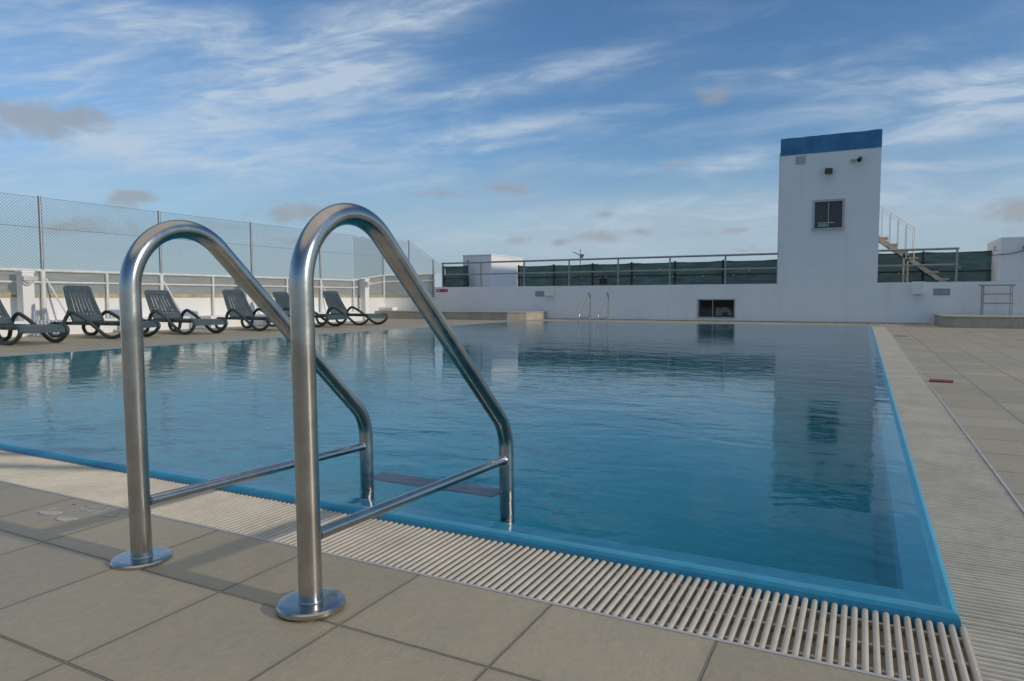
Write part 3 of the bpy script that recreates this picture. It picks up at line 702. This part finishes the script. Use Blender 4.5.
tag(pl, 'small white block lying on the tiled platform beside the fence post', 'block')

# red label on the back wall, red plate on the deck, drain cover
sg = thing('warning_sign', 'small red warning label at the far end of the back wall', 'sign', (-11.27, WL - .002, .80))
m = MB(); m.box(-.21, -.006, -.045, .19, 0, .045); m.build('sign_plate', M['sign_red'], sg, .002)
m = MB(); m.box(.10, -.0085, -.022, .112, -.0062, .024); m.build('lettering', M['sign_white'], sg)
m = MB()
for i in range(4): m.box(-.165 + i * .022, -.0085, -.02, -.150 + i * .022, -.0062, .022)
lt = m.build('lettering', M['sign_white'], sg)
rp = thing('depth_plate', 'flat red plate lying on the grey tiles beside the pool grating', 'marker plate', (.325, 4.10, 0), R(-6))
m = MB(); m.box(-.07, -.065, .002, .07, .065, .009); m.build('plate', M['red'], rp, .002)
m = MB()
for i in range(5): m.box(-.05 + i * .02, -.035, .0095, -.038 + i * .02, .03, .0105)
m.build('plate_print', mottled('faded_red', (0.36, 0.12, 0.11), .2, 60.0), rp)
dc = thing('drain_cover', 'small grey drain cover set in the tiles near the far pool corner', 'drain cover', (.34, 10.25, 0))
m = MB(); m.box(-.075, -.075, .001, .075, .075, .005); m.build('cover_frame', M['galv_dark'], dc)
m = MB(); [m.box(-.06 + i * .025, -.06, .0055, -.048 + i * .025, .06, .008) for i in range(5)]; m.build('cover_slots', M['galv'], dc)

# two spots of old glue and a scraped outline on the tiles by the ladder
def blob(mb, x, y, rx, ry, rot, z=.0025):
    n = 22; pts = []
    for i in range(n):
        a = 2 * math.pi * i / n; r = 1 + .12 * math.sin(3 * a + x * 9) + random.uniform(-.05, .05); px, py = math.cos(a) * rx * r, math.sin(a) * ry * r
        pts.append((x + px * math.cos(rot) - py * math.sin(rot), y + px * math.sin(rot) + py * math.cos(rot)))
    mb.prism(pts, .0004, z)
gm = mottled('old_glue', (0.52, 0.50, 0.46), .12, 40.0, .7)
gr_ = thing('glue_marks', 'pale glue spots and scrape marks left on the tiles beside the ladder', 'glue marks', (0, 0, 0))
for q in ((-2.115, -.366, .034, .014, .35), (-2.022, -.376, .030, .014, .3)): g_ = MB(); blob(g_, *q); g_.build('glue_spot', gm, gr_)
gl = MB()
for i in range(26):
    a = random.uniform(0, 1); x = -2.16 + a * .24 + random.uniform(-.01, .01); y = -.325 + .05 * math.sin(a * 2.6) + random.uniform(-.035, .025)
    blob(gl, x, y, random.uniform(.004, .016), random.uniform(.0015, .004), random.uniform(.2, 1.2), .0012)
gl = gl.build('scrape_marks', gm, gr_); gl['kind'] = 'stuff'

# ------------------------------------------------------------------ pool ladders
def arc(c, r, a0, a1, n):
    return [(c[0] + r * math.cos(a0 + (a1 - a0) * i / n), c[1] + r * math.sin(a0 + (a1 - a0) * i / n)) for i in range(n + 1)]
def ladder_profile():
    Y0, RR, top, sl_ = -.475, .146, .745, R(42)
    cx, cz_ = Y0 + RR, top - RR
    pts = [(Y0, .0), (Y0, .2), (Y0, .4)] + arc((cx, cz_), RR, math.pi, math.pi / 2 - sl_, 26)
    ty, tz = pts[-1]; YE = .337; rb_ = .13
    zc = tz - (YE - ty) * math.tan(sl_); turn = math.pi / 2 - sl_; tl = rb_ * math.tan(turn / 2)
    s0 = (YE - tl * math.cos(sl_), zc + tl * math.sin(sl_)); cb = (YE - rb_, zc - tl)
    for i in range(1, 6): pts.append((ty + (s0[0] - ty) * i / 6, tz + (s0[1] - tz) * i / 6))
    pts += arc(cb, rb_, math.pi / 2 - sl_, 0.0, 12)
    pts += [(YE, 0.0), (YE, -.3), (YE, -.62), (YE, -.95)]
    return pts
LAD = 'pool ladders'
ld = thing('pool_ladder', 'shiny steel pool ladder with two arched handrails in front of camera', 'pool ladder', (-1.3385, 0, 0), 0, LAD)
PROF = ladder_profile(); ld.rotation_euler = (0, R(-.7), R(.8)); ld.location.x += .0047
for x in (.2525, -.2525):
    fy = 1.0 if x > 0 else .97      # the two arches differ a little in reach
    h = MB().tube([(x, y * fy, z) for y, z in PROF], .0217, 28).build('handrail', M['steel'], ld)
    m = MB(); m.lathe((x, -.475 * fy, .0), (0, 0, 1), [(.060, .0005), (.0625, .002), (.0625, .0085), (.060, .0115), (.050, .0125), (.0232, .0128), (.0228, .016), (.0217, .016)], 40)
    m.build('base_flange', M['chrome'], h)
    m = MB(); m.tube([(x, -.456 * fy, .131), (x, .318 * fy, .106)], .0120, 18)
    m.lathe((x, -.4545 * fy, .1311), (0, 1, -.033), [(.0145, 0), (.0122, .004)], 18); m.lathe((x, .3165 * fy, .1061), (0, -1, .033), [(.0150, 0), (.0122, .004)], 18)
    m.build('brace', M['steel'], ld)
for z in (-.014, -.31, -.57, -.82):
    m = MB(); m.box(-.2305, .296, z - .022, .2305, .378, z); m.build('tread', M['step'], ld, .006)
far_ = copy_thing(ld, 'pair of thin steel ladder rails at the far pool edge', (-5.765, PY1, 0), math.pi); far_.scale = (.92, .92, .92)

# ------------------------------------------------------------------ sun loungers
def spline(pts, n=8):
    out = []
    P = [Vector(p) for p in pts]; P = [P[0] * 2 - P[1]] + P + [P[-1] * 2 - P[-2]]
    for i in range(1, len(P) - 2):
        for k in range(n):
            t_ = k / n; a, b, c, d_ = P[i - 1:i + 3]
            out.append(0.5 * ((2 * b) + (c - a) * t_ + (2 * a - 5 * b + 4 * c - d_) * t_ * t_ + (3 * b - a - 3 * c + d_) * t_ ** 3))
    out.append(P[-2]); return out
def make_lounger():
    o = thing('sun_lounger', 'lounger', 'sun lounger', (0, 0, 0), 0, 'green sun loungers in a row')
    side = [(-1.20, .215), (-1.31, .15), (-1.26, .045), (-1.14, .022), (-1.03, .06), (-.975, .20), (-.91, .315), (-.80, .375), (-.68, .345), (-.50, .262), (-.30, .145), (-.14, .05), (0, .022), (.14, .055), (.24, .125), (.265, .185), (.21, .225), (.10, .228)]
    for y in (-.285, .285):
        MB().tube([(p.x, y + (.0 if p.y > .2 else 0), p.y) for p in spline([(a, b, 0) for a, b in side], 6)], .0265, 10).build('side_frame', M['dark_plastic'], o)
    m = MB()   # seat: long slats on two rails, closed by a curled front
    for i in range(8):
        y = -.235 + i * .067; m.box(-.93, y - .024, .222, -.02, y + .024, .238)
    for x in (-.90, -.50, -.12): m.box(x - .03, -.262, .195, x + .03, .262, .221)
    m.box(-1.22, -.262, .19, .10, -.240, .232); m.box(-1.22, .240, .19, .10, .262, .232)
    m.build('seat', M['dark_plastic'], o)
    m = MB(); pr = [(-.02, .222), (-.02, .240), (.10, .245), (.20, .238), (.255, .205), (.268, .150), (.252, .148), (.235, .190), (.19, .218), (.10, .226)]
    m.slab(list(reversed(pr)), 'y', -.258, .258); m.build('foot_panel', M['green_plastic'], o)
    # backrest: rounded panel with long slots
    bk = MB(); b0, ang, Lb = Vector((0, 0, 0)), R(90), .585
    ux = Vector((math.cos(ang), 0, math.sin(ang))); nx = Vector((math.sin(ang), 0, -math.cos(ang)))
    def P_(s, y, t_): c = -.018 * math.sin(math.pi * min(1, s / Lb)); return b0 + ux * s + Vector((0, y, 0)) + nx * (t_ + c)
    def plate(s0, s1, y0, y1, th=.018, ns=6, y0b=None, y1b=None):
        y0b = y0 if y0b is None else y0b; y1b = y1 if y1b is None else y1b; rings = []
        for i in range(ns + 1):
            f_ = i / ns; s = s0 + (s1 - s0) * f_; ya = y0 + (y0b - y0) * f_; yb = y1 + (y1b - y1) * f_
            rings.append(bk.add([P_(s, ya, 0), P_(s, yb, 0), P_(s, yb, th), P_(s, ya, th)]))
        for a, b in zip(rings, rings[1:]):
            for k in range(4): j = (k + 1) % 4; bk.face([a + k, a + j, b + j, b + k])
        bk.face([rings[0] + k for k in (3, 2, 1, 0)]); bk.face([rings[-1] + k for k in range(4)])
    plate(0, .11, -.258, .258); plate(.50, .535, -.222, .222, ns=2); plate(.535, .57, -.222, .222, ns=2, y0b=-.208, y1b=.208); plate(.57, .585, -.208, .208, ns=1, y0b=-.175, y1b=.175)
    plate(.11, .50, -.258, -.212, y0b=-.222, y1b=-.180); plate(.11, .50, .212, .258, y0b=.180, y1b=.222)
    for i in range(7):
        y = -.180 + i * .06; plate(.11, .50, y - .0205, y + .0205, .016, y0b=y * .85 - .0175, y1b=y * .85 + .0175)
    plate(.145, .165, -.21, .21, .012, 1)
    bk = bk.build('backrest', M['green_plastic'], o); bk.location = (-.88, 0, .235); bk.rotation_euler = (0, R(-33), 0)
    m = MB()
    for y in (-.15, .15): m.tube([(-1.03, y, .44), (-1.16, y, .21)], .014, 8)
    m.tube([(-1.16, -.26, .21), (-1.16, .26, .21)], .014, 8); m.build('back_prop', M['dark_plastic'], o)
    return o
SPOT = [(-9.65, 3.55, 2, 'green slatted sun lounger cut off by the left picture edge'),
        (-9.82, 4.97, 7, 'green sun lounger between the pillar lounger and the nearer ladder arch'),
        (-9.79, 6.17, -4, 'green sun lounger seen through the first, left-hand ladder arch'),
        (-9.63, 7.56, -6, 'green sun lounger in front of the white pillar, seen under the ladder arch'),
        (-9.83, 9.16, 3, 'green sun lounger mostly hidden behind the front ladder post'),
        (-9.69, 10.32, -5, 'green sun lounger at the end of the row by the tiled platform')]
l0 = make_lounger()
for i, (x, y, a, lab) in enumerate(SPOT):
    if i == 0: l0.location = (x, y, 0); l0.rotation_euler = (0, 0, R(a)); l0['label'] = lab
    else:
        c = copy_thing(l0, lab, (x, y, 0), R(a))
        for k_ in kids(c):
            if k_.name.startswith('backrest'): k_.rotation_euler = (0, R((-33, -23, -35, -31, -36, -32)[i]), 0)
        if i == 1:      # the second lounger's back is set more upright
            for k_ in kids(c):
                if k_.name.startswith('backrest'): k_.rotation_euler = (0, R(-23), 0); k_.location.x = -.83
